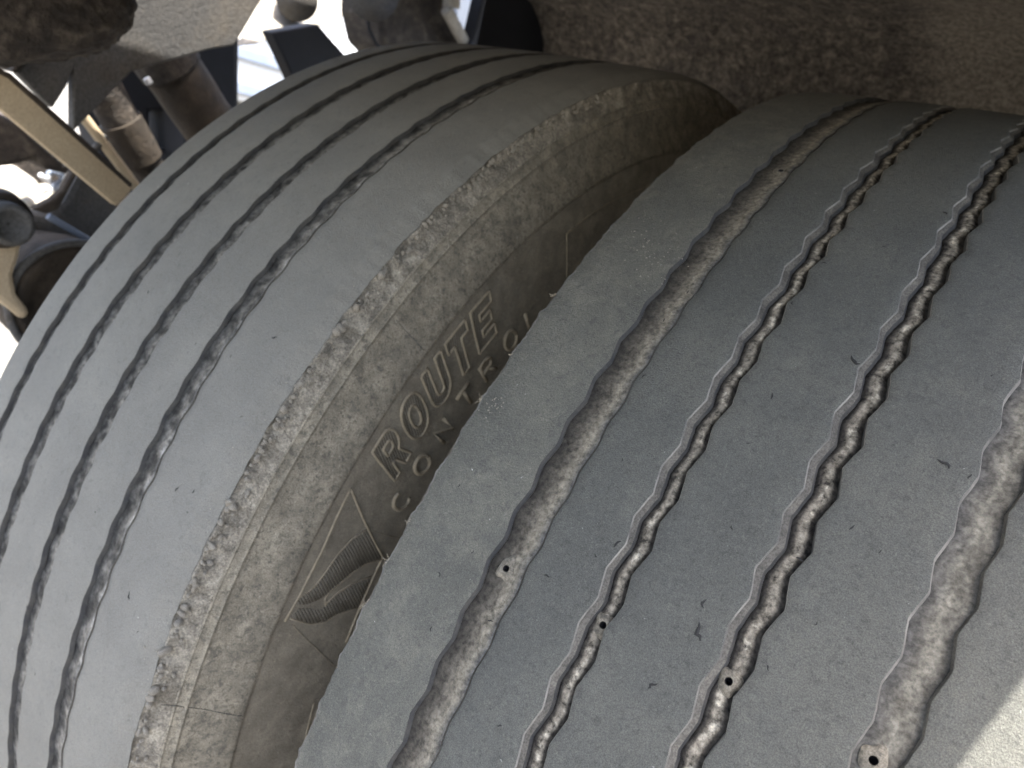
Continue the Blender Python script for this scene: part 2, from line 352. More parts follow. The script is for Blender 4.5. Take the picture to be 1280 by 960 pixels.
def build_tread(T, xl, xr, grooves, rib_mats, edge_l, edge_r, seed):
    """grooves: dicts with left, right edge position, phase, depth, style"""
    n = len(T.ph); ph = T.ph
    E = []
    for g in grooves:
        wob = 0.00035 * n1(ph / 6.0, seed + g['phase'], 3) + 0.00026 * n1(ph * 2.7, seed + 9 + g['phase'], 4)
        va = 1 + .4 * n1(ph / 3.1, seed + 19 + g['phase'], 2)
        dr = np.interp(ph, g.get('dk', [0, 1]), g.get('dv', [0, 0]))
        l = g['l'] + dr + zz(ph, g['phase'], amp=g.get('amp', 0.0012), sharp=g.get('sharp', .75)) * va + wob
        wr = 0.0003 * n1(ph / 2.3, seed + 5 + g['phase'], 3) + 0.0002 * n1(ph * 4, seed + 15 + g['phase'], 2)
        r_ = g['r'] + dr + zz(ph, g['phase'] + g.get('lag', 0.25), amp=g.get('ampr', g.get('amp', 0.0012)), sharp=g.get('sharpr', .75)) * va + wob + wr
        E.append((l, r_))
    bounds = [edge_l] + [e for pair in E for e in pair] + [edge_r]
    for k in range(len(grooves) + 1):
        a = bounds[2 * k][:, None]; b = bounds[2 * k + 1][:, None]
        wide = np.mean(b - a); nc = max(10, int(wide / 0.0022))
        u = np.linspace(0, 1, nc)
        fr = np.concatenate([[0, 0.0002 / wide, 0.0006 / wide], u[1:-1] * (1 - 0.006 / wide) + 0.003 / wide, [1 - 0.0006 / wide, 1 - 0.0002 / wide, 1]])[None]
        X = a + (b - a) * fr
        Z = crown(X, xl, xr) + 0.00022 * T.noise(X, 40, seed + k) + 0.00008 * T.noise(X, 260, seed + k + 40)
        d = np.minimum(fr * (b - a), (1 - fr) * (b - a))
        Z = Z - 0.00025 * (1 - smooth(d / 0.0006))
        # softly worn rib edge towards shallow groove
        if k > 0 and grooves[k - 1].get('fade'):
            w = grooves[k - 1]['fade']; Z = Z - 0.0009 * (1 - smooth((X - a) / w))
        if k == 0:
            w = 0.016; Z = Z - T_round[T.t.name][0] * (1 - smooth((X - a) / w)) ** 2
        if k == len(grooves):
            w = 0.016; Z = Z - T_round[T.t.name][1] * (1 - smooth((b - X) / w)) ** 2
        T.add('tread_rib', X, Z, rib_mats[k])
    for gi, g in enumerate(grooves):
        l, r_ = E[gi]; l = l[:, None]; r_ = r_[:, None]; w = r_ - l
        dp = g['depth']
        xmid = (g['l'] + g['r']) / 2
        surf = crown(np.array([[xmid]]), xl, xr) - 0.00025
        st = g['style']
        if st == 'two_step':          # pale upper ledge, dark step, dusty bottom
            # ledge
            zi = zz(ph, g['phase'], amp=g.get('amp', .0012) * 0.8)[:, None] - zz(ph, g['phase'], amp=g.get('amp', .0012))[:, None]
            lw = 0.0025 + 0.0008 * n1(ph / 2, seed + gi, 4)[:, None] + zi
            fr = np.array([[0, .35, 1.0]])
            T.add('groove_lip', l + .00042 * fr, surf - .0008 * fr ** 1.6, M['lip_pale'])
            fr = np.array([[.0004, .0009, .0014, .0018, .0023]]) / .0027; fr[0, -1] = 1.0
            X = l + lw * fr; Z = surf - np.array([[.00078, .0009, .0012, .0016, .0019]]) + 0.00006 * T.noise(X, 200, seed + gi)
            T.add('groove_ledge', X, Z, M['lip'])
            x0 = l + lw
            fr = np.array([[0, .5, 1.0]])
            X = x0 + 0.0006 * fr; Z = surf - .0019 - (dp - .0019 + 0.0005) * fr
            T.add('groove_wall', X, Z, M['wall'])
            x1 = x0 + 0.0006; x2 = r_ - 0.0009 - 0.0003 * n1(ph * .8, seed + 77, 3)[:, None]
            fr = np.linspace(0, 1, 22)[None]
            X = x1 + (x2 - x1) * fr
            nz = T.noise(X, 130, seed + 3 + gi, 4)
            prof = -0.0005 * (1 - smooth(fr / 0.15)) + 0.0006 * np.sin(math.pi * fr) - 0.0009 * smooth((fr - .7) / .3)
            Z = surf - dp + prof + 0.0003 * nz + 0.00025 * T.noise(X, 600, seed + 13 + gi, 3)
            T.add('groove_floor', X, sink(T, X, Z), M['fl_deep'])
            zl = Z[:, -1:]
            xe = r_ - .00028
            fr = np.array([[0, .5, 1.0]]); zt = surf - .0004
            X = x2 + (xe - x2) * fr; Z = zl + (zt - zl) * fr
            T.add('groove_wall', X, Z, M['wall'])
            T.add('groove_lip', xe + (r_ - xe) * fr, zt + (surf - zt) * fr, M['lip_pale'])
        else:                        # single worn channel; left side a crisp drop, right side may fade out
            fade = g.get('fade', 0); wallw = 0.0006
            fr = np.array([[0, .35, .7, 1.0]])
            X = l + wallw * fr; Z = surf - dp * fr ** 1.3
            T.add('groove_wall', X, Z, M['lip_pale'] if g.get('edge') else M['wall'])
            x1 = l + wallw; x2 = r_ - (0.0007 if not fade else 0.0)
            fr = np.linspace(0, 1, 18)[None]
            X = x1 + (x2 - x1) * fr
            nz = T.noise(X, 150, seed + 3 + gi, 4)
            lump = T.noise(X, 75, seed + 30 + gi, 2)
            if fade:
                base = dp * (1 - smooth((fr - .2) / .8) * (0.85 if g['m'] == 'fl_r1' else .5))
            else:
                base = dp + 0 * fr
            Z = surf - base + (0.0004 * nz + g.get('lump', .0003) * lump) * (1 - 0.6 * smooth((fr - .85) / .15))
            Z = Z + 0.0002 * T.noise(X, 700, seed + 91, 2)
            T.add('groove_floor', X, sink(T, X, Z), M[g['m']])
            zl = Z[:, -1:]
            fr = np.array([[0, .5, 1.0]])
            X = x2 + (r_ - x2 + (1e-5 if fade else 0)) * fr; Z = zl + (surf - zl) * fr
            T.add('groove_wall', X, Z, M['lip'])
    return E

T_round = {'truck_tyre': (0.0015, 0.004), 'truck_tyre.001': (0.006, 0.005)}

def wear_pad(T, x, ph, r, m, rad=0.0048, hole=0.0014, h=0.0011, aspect=1.25):
    """raised wear bar pad with a round vent hole sunk in it"""
    V = []; F = []; n = 28
    prof = [(0.0, -0.0075), (hole * 0.9, -0.0075), (hole * 0.97, -0.003), (hole, -0.00015), (hole * 1.2, 0.00005), (rad * 0.5, 0.0), (rad * 0.75, -h * 0.3), (rad, -h), (rad * 1.15, -h * 1.8)]
    th = math.radians(ph) + AL
    for k, (q, z) in enumerate(prof):
        for j in range(n):
            a = 2 * math.pi * j / n
            as_ = 1 if k < 5 else aspect
            jit = 0 if k < 5 else 0.12 * math.sin(3 * a + x * 900) + 0.08 * math.sin(5 * a + 1)
            qq = q * (1 + jit)
            t2 = th + (qq * math.sin(a) * as_) / R
            V.append(((x + qq * math.cos(a)) - T.xc, -(r + z) * math.cos(t2), (r + z) * math.sin(t2)))
    def band(k0, k1):
        f = []
        for k in range(k0, k1):
            for j in range(n): f.append((k * n + j, (k + 1) * n + j, (k + 1) * n + (j + 1) % n, k * n + (j + 1) % n))
        return f
    p = mesh('wear_pad', V, band(3, len(prof) - 1), m, T.t)
    hv = V[:4 * n]
    mesh('vent_hole', hv, band(0, 3) + [tuple(range(n))], M['hole'], T.t)

# ---- outer (near, right-hand) tyre
XR = dict(l=0.1308, r=0.3965)
TO = Tyre('truck_tyre', 'near outer dual truck tyre at right with dark worn tread and four zigzag grooves', 'pair of dual truck tyres on one axle', -20, 58, 0.1, 0.264)
ph = TO.ph
sc = ((ph - 0.9) / 2.55) % 1
el = XR['l'] + 0.0015 * (np.abs(np.sin(math.pi * sc)) ** 0.7 - 0.5) * (1 + .5 * n1(ph / 3, 2, 2)) + 0.0006 * n1(ph * 7, 6, 2) + 0.0006 * n1(ph / 1.3, 3, 3) + 0.0007 * n1(ph * 3.3, 5, 4)
er = XR['r'] + 0 * ph
grooves_o = [
    dict(l=0.1765, r=0.1935, phase=1.0, depth=0.0026, style='channel', fade=0.006, amp=0.0010, lump=0.0005, lag=.6, ampr=.0006, sharpr=.2, m='fl_r1'),
    dict(l=0.2236, r=0.2343, phase=0.75, depth=0.0034, style='two_step', amp=0.0012, ampr=.0012, sharp=1, sharpr=1),
    dict(l=0.2722, r=0.2842, phase=1.10, depth=0.0037, style='two_step', amp=0.0012, ampr=.0013, sharp=1, sharpr=1),
    dict(l=0.3210, r=0.3352, phase=1.85, depth=0.0027, style='channel', edge=1, sharp=.9, sharpr=.9, amp=0.0011, lump=0.0001, m='fl_r4')]
Eo = build_tread(TO, XR['l'], XR['r'], grooves_o, [M['tread_dusty'], M['tread_out'], M['tread_out'], M['tread_out'], M['tread_out']], el, er, 11)

# feathered inner edge: thin upturned abraded lip
zed = crown(el, XR['l'], XR['r'])[:, None] - T_round['truck_tyre'][0]
fl = 0.0009 * (0.5 + 1.2 * n1(ph * 2.2, 21, 4))[:, None]
fr = np.array([[0, .4, .8, 1.0, 1.0]])
X = el[:, None] + np.array([[0.0, -0.0002, -0.0004, -0.0005, -0.0002]]) * (1 + 0.6 * n1(ph * 1.7, 22, 3))[:, None]
Z = zed - 0.0005 + np.array([[0.0, 0.00025, 0.0003, 0.0000, -0.0006]]) + fl * np.array([[0, .2, .4, .1, -.3]])
TO.add('feather_edge', X, Z, M['lip_pale'])
# inner shoulder and sidewall of the outer tyre
def wallprof(T, xs, rs, m, nz=0.0004, seed=1, name='sidewall', f=180, n=None):
    t = np.linspace(0, 1, n or max(6, int(sum(math.hypot(xs[i+1]-xs[i], rs[i+1]-rs[i]) for i in range(len(xs)-1)) / 0.0022)))
    k = np.linspace(0, 1, len(xs))
    X = np.interp(t, k, xs)[None]; Z = np.interp(t, k, rs)[None]
    d = T.noise(X, f, seed, 4) * nz
    return T.add(name, X + d, Z + d * .5, m)
xx = [0.1305, 0.1312, 0.129, 0.122, 0.112, 0.102, 0.098, 0.102, 0.115, 0.135, 0.155]
rr = [0.5065, 0.503, 0.495, 0.480, 0.455, 0.425, 0.39, 0.35, 0.32, 0.30, 0.29]
wallprof(TO, xx, rr, M['wall_brown'], n=50)
xx2 = [0.3965, 0.3975, 0.400, 0.407, 0.417, 0.427, 0.431, 0.427, 0.414, 0.394, 0.374]
wallprof(TO, xx2, rr, M['sidewall'], n=40, seed=3)
for g, ph0, x in PADS:
    dp = grooves_o[g]['depth']
    top = crown(x, XR['l'], XR['r']) - 0.00025 - (0.0008 if g in (0, 3) else dp * 0.52)
    wear_pad(TO, x, ph0, top, M['pad'], h=0.0011 if g in (1, 2) else .0007, rad=0.0036)

# ---- inner (far, left-hand) tyre
XL = dict(l=-0.2351, r=0.0219)
TI = Tyre('truck_tyre', 'far inner dual truck tyre at left with torn shoulder and raised sidewall lettering', 'pair of dual truck tyres on one axle', -42, 52, 0.11, -0.107)
ph = TI.ph
el = XL['l'] + 0 * ph + 0.0002 * n1(ph / 2, 8, 3)
er = XL['r'] - 0.0012 + 0.0020 * n1(ph / 1.6, 31, 4) + 0.0009 * n1(ph * 1.7, 33, 4)
grooves_i = [
    dict(l=-0.2000, r=-0.1900, phase=1.2, depth=0.0030, style='channel', m='fl_in', lump=.0010, amp=.0009),
    dict(l=-0.1525, r=-0.1385, phase=0.4, depth=0.0030, style='channel', m='fl_in', lump=.0010, amp=.0010, dk=[-30, 0, 15], dv=[0.001, -0.0005, 0.001]),
    dict(l=-0.1010, r=-0.0870, phase=1.6, depth=0.0030, style='channel', m='fl_in', lump=.0010, amp=.0010, dk=[-25, 0, 12], dv=[0.004, 0, -.0005]),
    dict(l=-0.0500, r=-0.0350, phase=0.9, depth=0.0026, style='channel', fade=.003, m='fl_in_edge', lump=.0012, amp=.0011, dk=[-25, -8, 2, 15], dv=[0.004, 0.003, 0, -0.001])]
for g_ in grooves_i: g_['sharp'] = .35; g_['sharpr'] = .3; g_['amp'] *= .72; g_['lump'] *= .7; g_['r'] -= .0006
Ei = build_tread(TI, XL['l'], XL['r'], grooves_i, [M['tread_in']] * 4 + [M['tread_in']], el, er, 51)
# torn shoulder
nz_ = 34
t = np.linspace(0, 1, nz_)[None]
zr = (crown(er, XL['l'], XL['r']) - T_round['truck_tyre.001'][1] - 0.0005)[:, None]
X = er[:, None] + (0.0275 - er[:, None]) * smooth(t * .75 + .0) / smooth(.75)
Z = zr + (0.490 - zr) * t ** 1.0
rough = TI.noise(X, 95, 61, 4); rough2 = TI.noise(np.broadcast_to(X, (len(ph), nz_)) + 0, 330, 62, 3)
blk = np.maximum(0, TI.noise(X, 60, 66, 2)) * (1 - smooth((t - .05) / .5))
amp = (1 - .85 * smooth((t - .15) / .5)) * smooth(t / .05) * (1 - smooth((t - .85) / .15))
Z = Z + (0.0016 * rough + 0.0009 * rough2 + .003 * blk) * amp; X = X + (0.0018 * rough + 0.0009 * rough2 + .0045 * blk) * amp + 0.0003 * rough * smooth(t / .1) * (1 - t)
TI.add('torn_shoulder', X, Z, M['shoulder'])
# outer sidewall with moulding lines: profile as (radius, x)
prof = [(0.490, 0.0275), (0.4896, 0.0283), (0.4892, 0.0285), (0.4888, 0.0281), (0.4882, 0.0282), (0.4845, 0.0297), (0.4840, 0.0306), (0.4835, 0.0309), (0.4829, 0.0306), (0.4822, 0.0300), (0.478, 0.0310),
        (0.472, 0.0325), (0.464, 0.0364), (0.457, 0.0392), (0.4525, 0.0406), (0.4508, 0.0407), (0.4498, 0.0403), (0.4492, 0.0380), (0.4470, 0.0386), (0.4430, 0.0392),
        (0.430, 0.0402), (0.410, 0.0415), (0.390, 0.0422), (0.370, 0.0415), (0.350, 0.038), (0.33, 0.030), (0.31, 0.015), (0.295, -0.008)]
rp = []; xp_ = []
for a, b in zip(prof[:-1], prof[1:]):
    k = max(1, int(abs(a[0] - b[0]) / 0.0012))
    for j in range(k): rp.append(a[0] + (b[0] - a[0]) * j / k); xp_.append(a[1] + (b[1] - a[1]) * j / k)
rp.append(prof[-1][0]); xp_.append(prof[-1][1])
RP = np.array(rp)[None]; XP = np.array(xp_)[None]
d = 0.0003 * TI.noise(XP + RP * 0.7, 120, 71, 4) + 0.00012 * TI.noise(XP + RP * 1.1, 500, 72, 2)
RPj = RP + 0 * d
d = d * .4
ksp = int(np.argmin(np.abs(np.array(rp) - 0.4498)))
TI.add('shoulder_band', (XP + d)[:, :ksp + 1], RPj[:, :ksp + 1], M['sidewall'])
TI.add('sidewall', (XP + d)[:, ksp:], RPj[:, ksp:], M['wall_brown'])
def side_x(r):  # x of the wall at radius r
    a = np.array([q[0] for q in prof])[::-1]; b = np.array([q[1] for q in prof])[::-1]
    return float(np.interp(r, a, b))
xb = [-0.2351, -0.237, -0.241, -0.248, -0.256, -0.262, -0.262, -0.25, -0.23, -0.21, -0.19]
rb = [0.5022, 0.497, 0.488, 0.47, 0.445, 0.415, 0.385, 0.35, 0.32, 0.305, 0.295]
wallprof(TI, xb, rb, M['tread_dusty'], n=50, seed=5)
# short ledge line across the shoulder band (mould joints) and radial scratches
def on_wall(r, ph_, lift=0.0): return TI.pt(side_x(r) + lift, r, ph_)
def bead(name, pts, rad, m, lift=0.0002, n=6):
    return tube(name, [on_wall(r, p_, lift) for r, p_ in pts], rad, m, TI.t, n)
def dens(pts, closed=False, step=0.0016):
    out = []
    L = pts + ([pts[0]] if closed else [])
    for a, b in zip(L[:-1], L[1:]):
        ln = math.hypot(a[0] - b[0], (a[1] - b[1]) * 0.0075); k = max(1, int(ln / step))
        for j in range(k): out.append((a[0] + (b[0] - a[0]) * j / k, a[1] + (b[1] - a[1]) * j / k))
    out.append(L[-1]); return out
def joinvf(lst):
    V = []; F = []
    for v, f in lst:
        o = len(V); V += list(v); F += [tuple(i + o for i in q) for q in f]
    return V, F
# --- lettering. letter space: u 0..w to the right, v 0..1 up (outward)
def arcpts(cx, cy, rx, ry, a0, a1, n=14, p=1.0):
    return [(cx + rx * math.copysign(abs(math.cos(a)) ** p, math.cos(a)), cy + ry * math.copysign(abs(math.sin(a)) ** p, math.sin(a))) for a in [math.radians(a0 + (a1 - a0) * k / n) for k in range(n + 1)]]
OUT = {
 'R': [[(0, 0), (.24, 0), (.24, .34)] + [(.34, .34), (.50, 0), (.78, 0), (.58, .40)] + arcpts(.46, .69, .28, .31, -60, 90, 10) + [(0, 1)],
       [(.24, .56)] + arcpts(.42, .67, .11, .11, -90, 90, 8) + [(.24, .78)]],
 'O': [arcpts(.39, .5, .39, .5, 0, 345, 23, .85), arcpts(.39, .5, .16, .26, 0, 345, 17, .85)],
 'U': [[(0, 1), (0, .32)] + arcpts(.38, .32, .38, .32, 180, 360, 14) + [(.76, 1), (.52, 1), (.52, .34)] + arcpts(.38, .34, .14, .12, 360, 180, 8) + [(.24, 1)]],
 'T': [[(.26, 0), (.52, 0), (.52, .74), (.78, .74), (.78, 1), (0, 1), (0, .74), (.26, .74)]],
 'E': [[(0, 0), (.76, 0), (.76, .24), (.27, .24), (.27, .39), (.68, .39), (.68, .61), (.27, .61), (.27, .76), (.76, .76), (.76, 1), (0, 1)]]}
def inside(polys, x, y):
    c = False
    for P in polys:
        n = len(P)
        for i in range(n):
            x1, y1 = P[i]; x2, y2 = P[(i + 1) % n]
            if (y1 > y) != (y2 > y) and x < (x2 - x1) * (y - y1) / (y2 - y1) + x1: c = not c
    return c
def big_letter(ch, ph0, wdeg=2.75, r0=0.4105, h=0.0305, shear=1.15):
    def mp(u, v): return (r0 + h * v, ph0 + wdeg * u / 0.78 + shear * v)
    parts = []
    for P in OUT[ch]:
        pts = dens([mp(*q) for q in P], True)
        parts.append(tube_vf([on_wall(r, p_, 0.00015) for r, p_ in pts], 0.0011, 6))
    V, F = joinvf(parts)
    L = mesh('letter', V, F, M['letter'], TI.t)
    # hatch ridges inside the outline
    hp = []
    k = -1.0
    while k < 1.8:
        seg = []; prev = None
        for j in range(61):
            v = j / 60; u = k + 0.22 * v
            if inside(OUT[ch], u, v): seg.append(mp(u, v))
            else:
                if len(seg) > 4: hp.append(seg)
                seg = []
        if len(seg) > 4: hp.append(seg)
        k += 0.075
    V, F = joinvf([tube_vf([on_wall(r, p_, 0.00003) for r, p_ in s[1:-1:3] + [s[-2]]], 0.00042, 4) for s in hp])
    mesh('letter_hatching', V, F, M['hatch'], L)
for ch, p0 in zip('ROUTE', (-0.95, 2.5, 6.0, 9.3, 12.75)): big_letter(ch, p0)
SM = {
 'C': [arcpts(.45, .5, .36, .5, 50, 310, 16)],
 'O': [arcpts(.45, .5, .38, .5, 0, 360, 20)],
 'N': [[(.08, 0), (.08, 1), (.78, 0), (.78, 1)]],
 'T': [[(0, 1), (.86, 1)], [(.43, 1), (.43, 0)]],
 'R': [[(.08, 0), (.08, 1), (.5, 1)] + arcpts(.5, .76, .26, .24, 90, -90, 8) + [(.1, .52)], [(.45, .52), (.8, 0)]],
 'L': [[(.08, 1), (.08, 0), (.72, 0)]]}
for ch, p0 in zip('CONTROL', (-3.35, .45, 4.2, 8.2, 11.75, 15.6, 19.3)):
    V, F = joinvf([tube_vf([on_wall(0.3872 + 0.0145 * r, p_, 0.0001) for r, p_ in [(v, p0 + u * 2.35) for u, v in dens_l]], 0.0015, 8)
                   for dens_l in SM[ch]])
    mesh('letter', V, F, M['letter'], TI.t)

# --- emblem and panels, traced on the plane of the sidewall
def wallpix(u, v, x=0.0395):
    d = MG @ np.array([(u - 640) / FPX, (v - 480) / FPX, 1.0]); t = (x - CG[0]) / d[0]; P = CG + t * d
    return (float(np.hypot(P[1], P[2])), float(np.degrees(np.arctan2(P[2], -P[1]))))
def cp(L, ox=350, oy=600, s=4.8): return [(ox + a / s, oy + b / s) for a, b in L]
emb = []
for Lp in ([(425, 50), (600, 450), (470, 735), (380, 960)], [(425, 50), (250, 430), (120, 690), (30, 850)]):
    pts = dens([wallpix(*q) for q in cp(Lp)], step=0.004)
    emb.append(tube_vf([on_wall(r, p_, 0.0001) for r, p_ in pts], 0.0009, 6))
for Lp in ([(510, 285), (420, 350), (340, 440), (260, 560), (200, 640), (110, 710)], [(590, 465), (500, 490), (430, 540), (290, 660), (262, 700), (262, 745)],
           [(265, 735), (330, 670), (420, 610), (530, 565)], [(60, 830), (170, 860), (260, 842), (330, 795), (440, 755)], [(600, 450), (530, 600)]):
    pts = dens([wallpix(*q) for q in cp(Lp)], step=0.003)
    emb.append(tube_vf([on_wall(r, p_, 0.0001) for r, p_ in pts], 0.00055, 6))
V, F = joinvf(emb)
EM = mesh('emblem', V, F, M['letter'], TI.t)
H1 = [(515, 285), (470, 300), (420, 350), (340, 440), (260, 560), (200, 640), (110, 705), (85, 745), (150, 748), (250, 700), (290, 660), (400, 560), (500, 490), (595, 460)]
H2 = [(535, 570), (480, 580), (420, 610), (330, 670), (265, 735), (240, 775), (110, 765), (60, 825), (170, 855), (260, 840), (330, 790), (450, 750), (500, 650)]
hp = []
for P in (H1, H2):
    k = -400
    while k < 700:
        seg = []
        for j in range(120):
            y = 260 + j * 5; x = k + 0.52 * (y - 260)
            if inside([P], x, y): seg.append((x, y))
            else:
                if len(seg) > 4: hp.append(seg)
                seg = []
        k += 20.5
V, F = joinvf([tube_vf([on_wall(*wallpix(*q), 0.00005) for q in cp([s[0], s[len(s) // 2], s[-1]])], 0.00055, 6) for s in hp])
mesh('emblem_hatching', V, F, M['hatch'], EM)
# neighbouring panel frames and mould scratches
for Lp in ([(705, 345), (707, 292), (745, 262), (800, 236), (850, 220)], [(372, 955), (390, 872), (412, 868)], [(366, 782), (392, 808), (418, 832)], [(462, 662), (480, 667), (500, 672)]):
    pts = dens([wallpix(*q) for q in Lp], step=0.004)
    bead('moulded_line', pts, 0.00045 if Lp[0][0] in (705, 372) else 0.00022, M['letter'])
for j, (a, b) in enumerate([((500, 402), (528, 437)), ((150 + 60, 890), (300, 893))]):
    pts = dens([wallpix(*a, 0.034), wallpix(*b, 0.039)], step=0.004)
    bead('wall_scratch', pts, 0.0002, M['wall'], 0.0001)
hp = []
for j in range(14):
    a = (376 + j * 1.7, 940 - j * 5.2)
    hp.append(tube_vf([on_wall(*wallpix(*a), 0.0), on_wall(*wallpix(a[0] + 22, a[1] + 1), 0.0)], 0.00035, 4))
V, F = joinvf(hp); mesh('panel_hatching', V, F, M['hatch'], TI.t)

# --- mud clumps along the torn shoulder
def blob(seed, sub=12):
    V = []; F = []
    for i in range(sub + 1):
        for j in range(sub):
            a = math.pi * i / sub; b = 2 * math.pi * j / sub
            V.append((math.sin(a) * math.cos(b), math.sin(a) * math.sin(b), math.cos(a)))
    V = np.array(V); V = V * (1 + 0.45 * fbm(V * 1.5, 4, seed) + 0.15 * fbm(V * 5, 2, seed + 5))[:, None]
    for i in range(sub):
        for j in range(sub): F.append((i * sub + j, (i + 1) * sub + j, (i + 1) * sub + (j + 1) % sub, i * sub + (j + 1) % sub))
    me = bpy.data.meshes.new('mud_clump'); me.from_pydata([tuple(v) for v in V], [], F); me.update()
    me.polygons.foreach_set('use_smooth', [True] * len(me.polygons)); me.materials.append(M['clump']); return me
blobs = [blob(s) for s in range(80, 88)]
def place(name, me, T, x, r, ph_, s, rot=None):
    o = bpy.data.objects.new(name, me); COL.objects.link(o); o.parent = T.t
    o.location = T.pt(x, r, ph_); o.scale = s
    o.rotation_euler = rot if rot is not None else rng.uniform(0, 6.28, 3)
    return o
for k in range(230):
    p_ = rng.uniform(-28, 38); big = rng.random() < .22
    if p_ > 12: big = False
    tt = abs(rng.normal(0, 0.14)) if not big else rng.uniform(0, .1)
    tt = min(tt, .8)
    s = rng.uniform(.0016, .0028) if big else rng.uniform(.0006, .0015)
    x = 0.0212 + 0.009 * tt + 0.001; r = 0.5035 - 0.020 * tt - 0.0008
    place('mud_clump', blobs[k % 8], TI, x, r, p_, (s, s * rng.uniform(.8, 1.7), s * rng.uniform(.6, 1.1)))

# --- rubber crumbs, small dark slivers lying on the ribs
def crumb(seed):
    r2 = np.random.default_rng(seed); n = 5
    pts = [Vector((0, 0, 0))]; a = 0
    for i in range(n): a += r2.normal(0, .55); pts.append(pts[-1] + Vector((math.cos(a), math.sin(a), 0)))
    c = sum(pts, Vector()) / len(pts); pts = [(p - c) / n for p in pts]
    V, F = tube_vf(pts, [.03, .09, .12, .10, .07, .02], 5)
    me = bpy.data.meshes.new('rubber_crumb'); me.from_pydata([tuple(v) for v in V], [], F); me.update(); me.materials.append(M['crumb']); return me
crumbs = [crumb(s) for s in range(12)]
def lay(name, me, T, x, ph_, xl, xr, s, lift=0.0001, ang=None):
    th = math.radians(ph_) + AL; r = crown(x, xl, xr) + lift
    nrm = Vector((0, -math.cos(th), math.sin(th))); tx = Vector((1, 0, 0)); ty = nrm.cross(tx)
    a = rng.uniform(0, 6.28) if ang is None else ang
    u = tx * math.cos(a) + ty * math.sin(a); v = nrm.cross(u)
    mt = Matrix((u, v, nrm)).transposed().to_4x4()
    o = bpy.data.objects.new(name, me); COL.objects.link(o); o.parent = T.t
    o.matrix_local = Matrix.Translation(T.pt(x, r, ph_)) @ mt @ Matrix.Diagonal((s[0], s[1], s[2], 1))
    return o
def cylpix(u, v, r=R):
    d = MG @ np.array([(u - 640) / FPX, (v - 480) / FPX, 1.0]); a = d[1]**2 + d[2]**2; b = CG[1] * d[1]; c = CG[1]**2 - r * r
    t = (-b - math.sqrt(max(0, b * b - a * c))) / a; P = CG + t * d
    return float(P[0]), float(np.degrees(np.arctan2(P[2], -P[1])))
seen = [(684, 720, 4), (772, 680, 4.5), (816, 857, 5.5), (874, 790, 6), (879, 755, 3), (1180, 580, 5), (1212, 596, 2.5), (1068, 452, 5), (1181, 268, 4), (965, 496, 3), (548, 718, 2.5), (572, 606, 2), (613, 776, 3),
        (538, 786, 2.5), (614, 886, 2), (625, 907, 2), (590, 690, 2), (745, 695, 2), (880, 753, 3), (935, 555, 2), (778, 575, 2.5), (915, 660, 2), (830, 400, 2.5), (860, 365, 2.5), (900, 388, 2), (805, 470, 3),
        (1065, 660, 2.5), (1240, 470, 2), (1020, 780, 2), (960, 835, 2), (1100, 690, 2), (1000, 700, 2.5), (990, 380, 2), (1105, 310, 2), (1150, 210, 2), (1030, 330, 2.5)]
for u, v, s in seen:
    x, p_ = cylpix(u, v); s *= 0.0010 * rng.uniform(.7, 1.25)
    lay('rubber_crumb', crumbs[rng.integers(12)], TO, x, p_, XR['l'], XR['r'], (s, s, s * .6), ang=rng.normal(1.2, .8))
for u, v, s in [(160, 745, 5), (342, 421, 4.5), (240, 614, 3), (220, 611, 4), (186, 366, 3), (35, 758, 2.5), (45, 842, 3), (170, 790, 2), (300, 520, 2), (232, 640, 2), (288, 445, 2), (120, 640, 2), (245, 430, 2)]:
    x, p_ = cylpix(u, v); s *= 0.001
    lay('rubber_crumb', crumbs[rng.integers(12)], TI, x, p_, XL['l'], XL['r'], (s, s * .9, s * .6), ang=rng.normal(1.2, .6))
# fibres on the feathered edge
for u, v in ((511, 655), (481, 705), (613, 505), (455, 760), (648, 445), (700, 370)):
    x, p_ = cylpix(u, v); parts = []
    for q in range(5):
        r2 = np.random.default_rng(int(u + q * 13)); pts = [Vector((0, 0, 0))]; dr = Vector(r2.normal(0, 1, 3)); dr.x = -abs(dr.x)
        for i in range(6):
            dr = (dr.normalized() + Vector(r2.normal(0, .45, 3))); pts.append(pts[-1] + dr.normalized() * 0.0005)
        b0 = TO.pt(XR['l'] + .0002, crown(XR['l'], XR['l'], XR['r']) - .0008, p_ + q * .06)
        parts.append(tube_vf([b0 + q2 for q2 in pts], 0.00008, 4))
    V, F = joinvf(parts); mesh('torn_fibre', V, F, M['fibre'], TO.t)
# pale scuff flakes on the near rib and by the torn shoulder
flk = []
for k in range(130):
    if k < 80: x, p_ = cylpix(rng.normal(815, 16), rng.normal(315, 20)); T_, a, b = TO, XR['l'], XR['r']
    elif k < 110: x, p_ = cylpix(*(np.array([615, 505]) + rng.normal(0, 6, 2))); T_, a, b = TO, XR['l'], XR['r']
    else:
        q = rng.uniform(0, 1); x, p_ = 0.021 - abs(rng.normal(.004, .003)), -25 + 38 * q; T_, a, b = TI, XL['l'], XL['r']
    if x < a + .001: continue
    s = rng.uniform(.00015, .0004)
    lift = -.003 if T_ is TI and x > .012 else 0
    lay('dust_fleck', blobs[k % 8], T_, x, p_, a, b, (s, s * rng.uniform(.6, 1.4), s * .35), lift=0.0 + lift * smooth((x - .008) / .014))

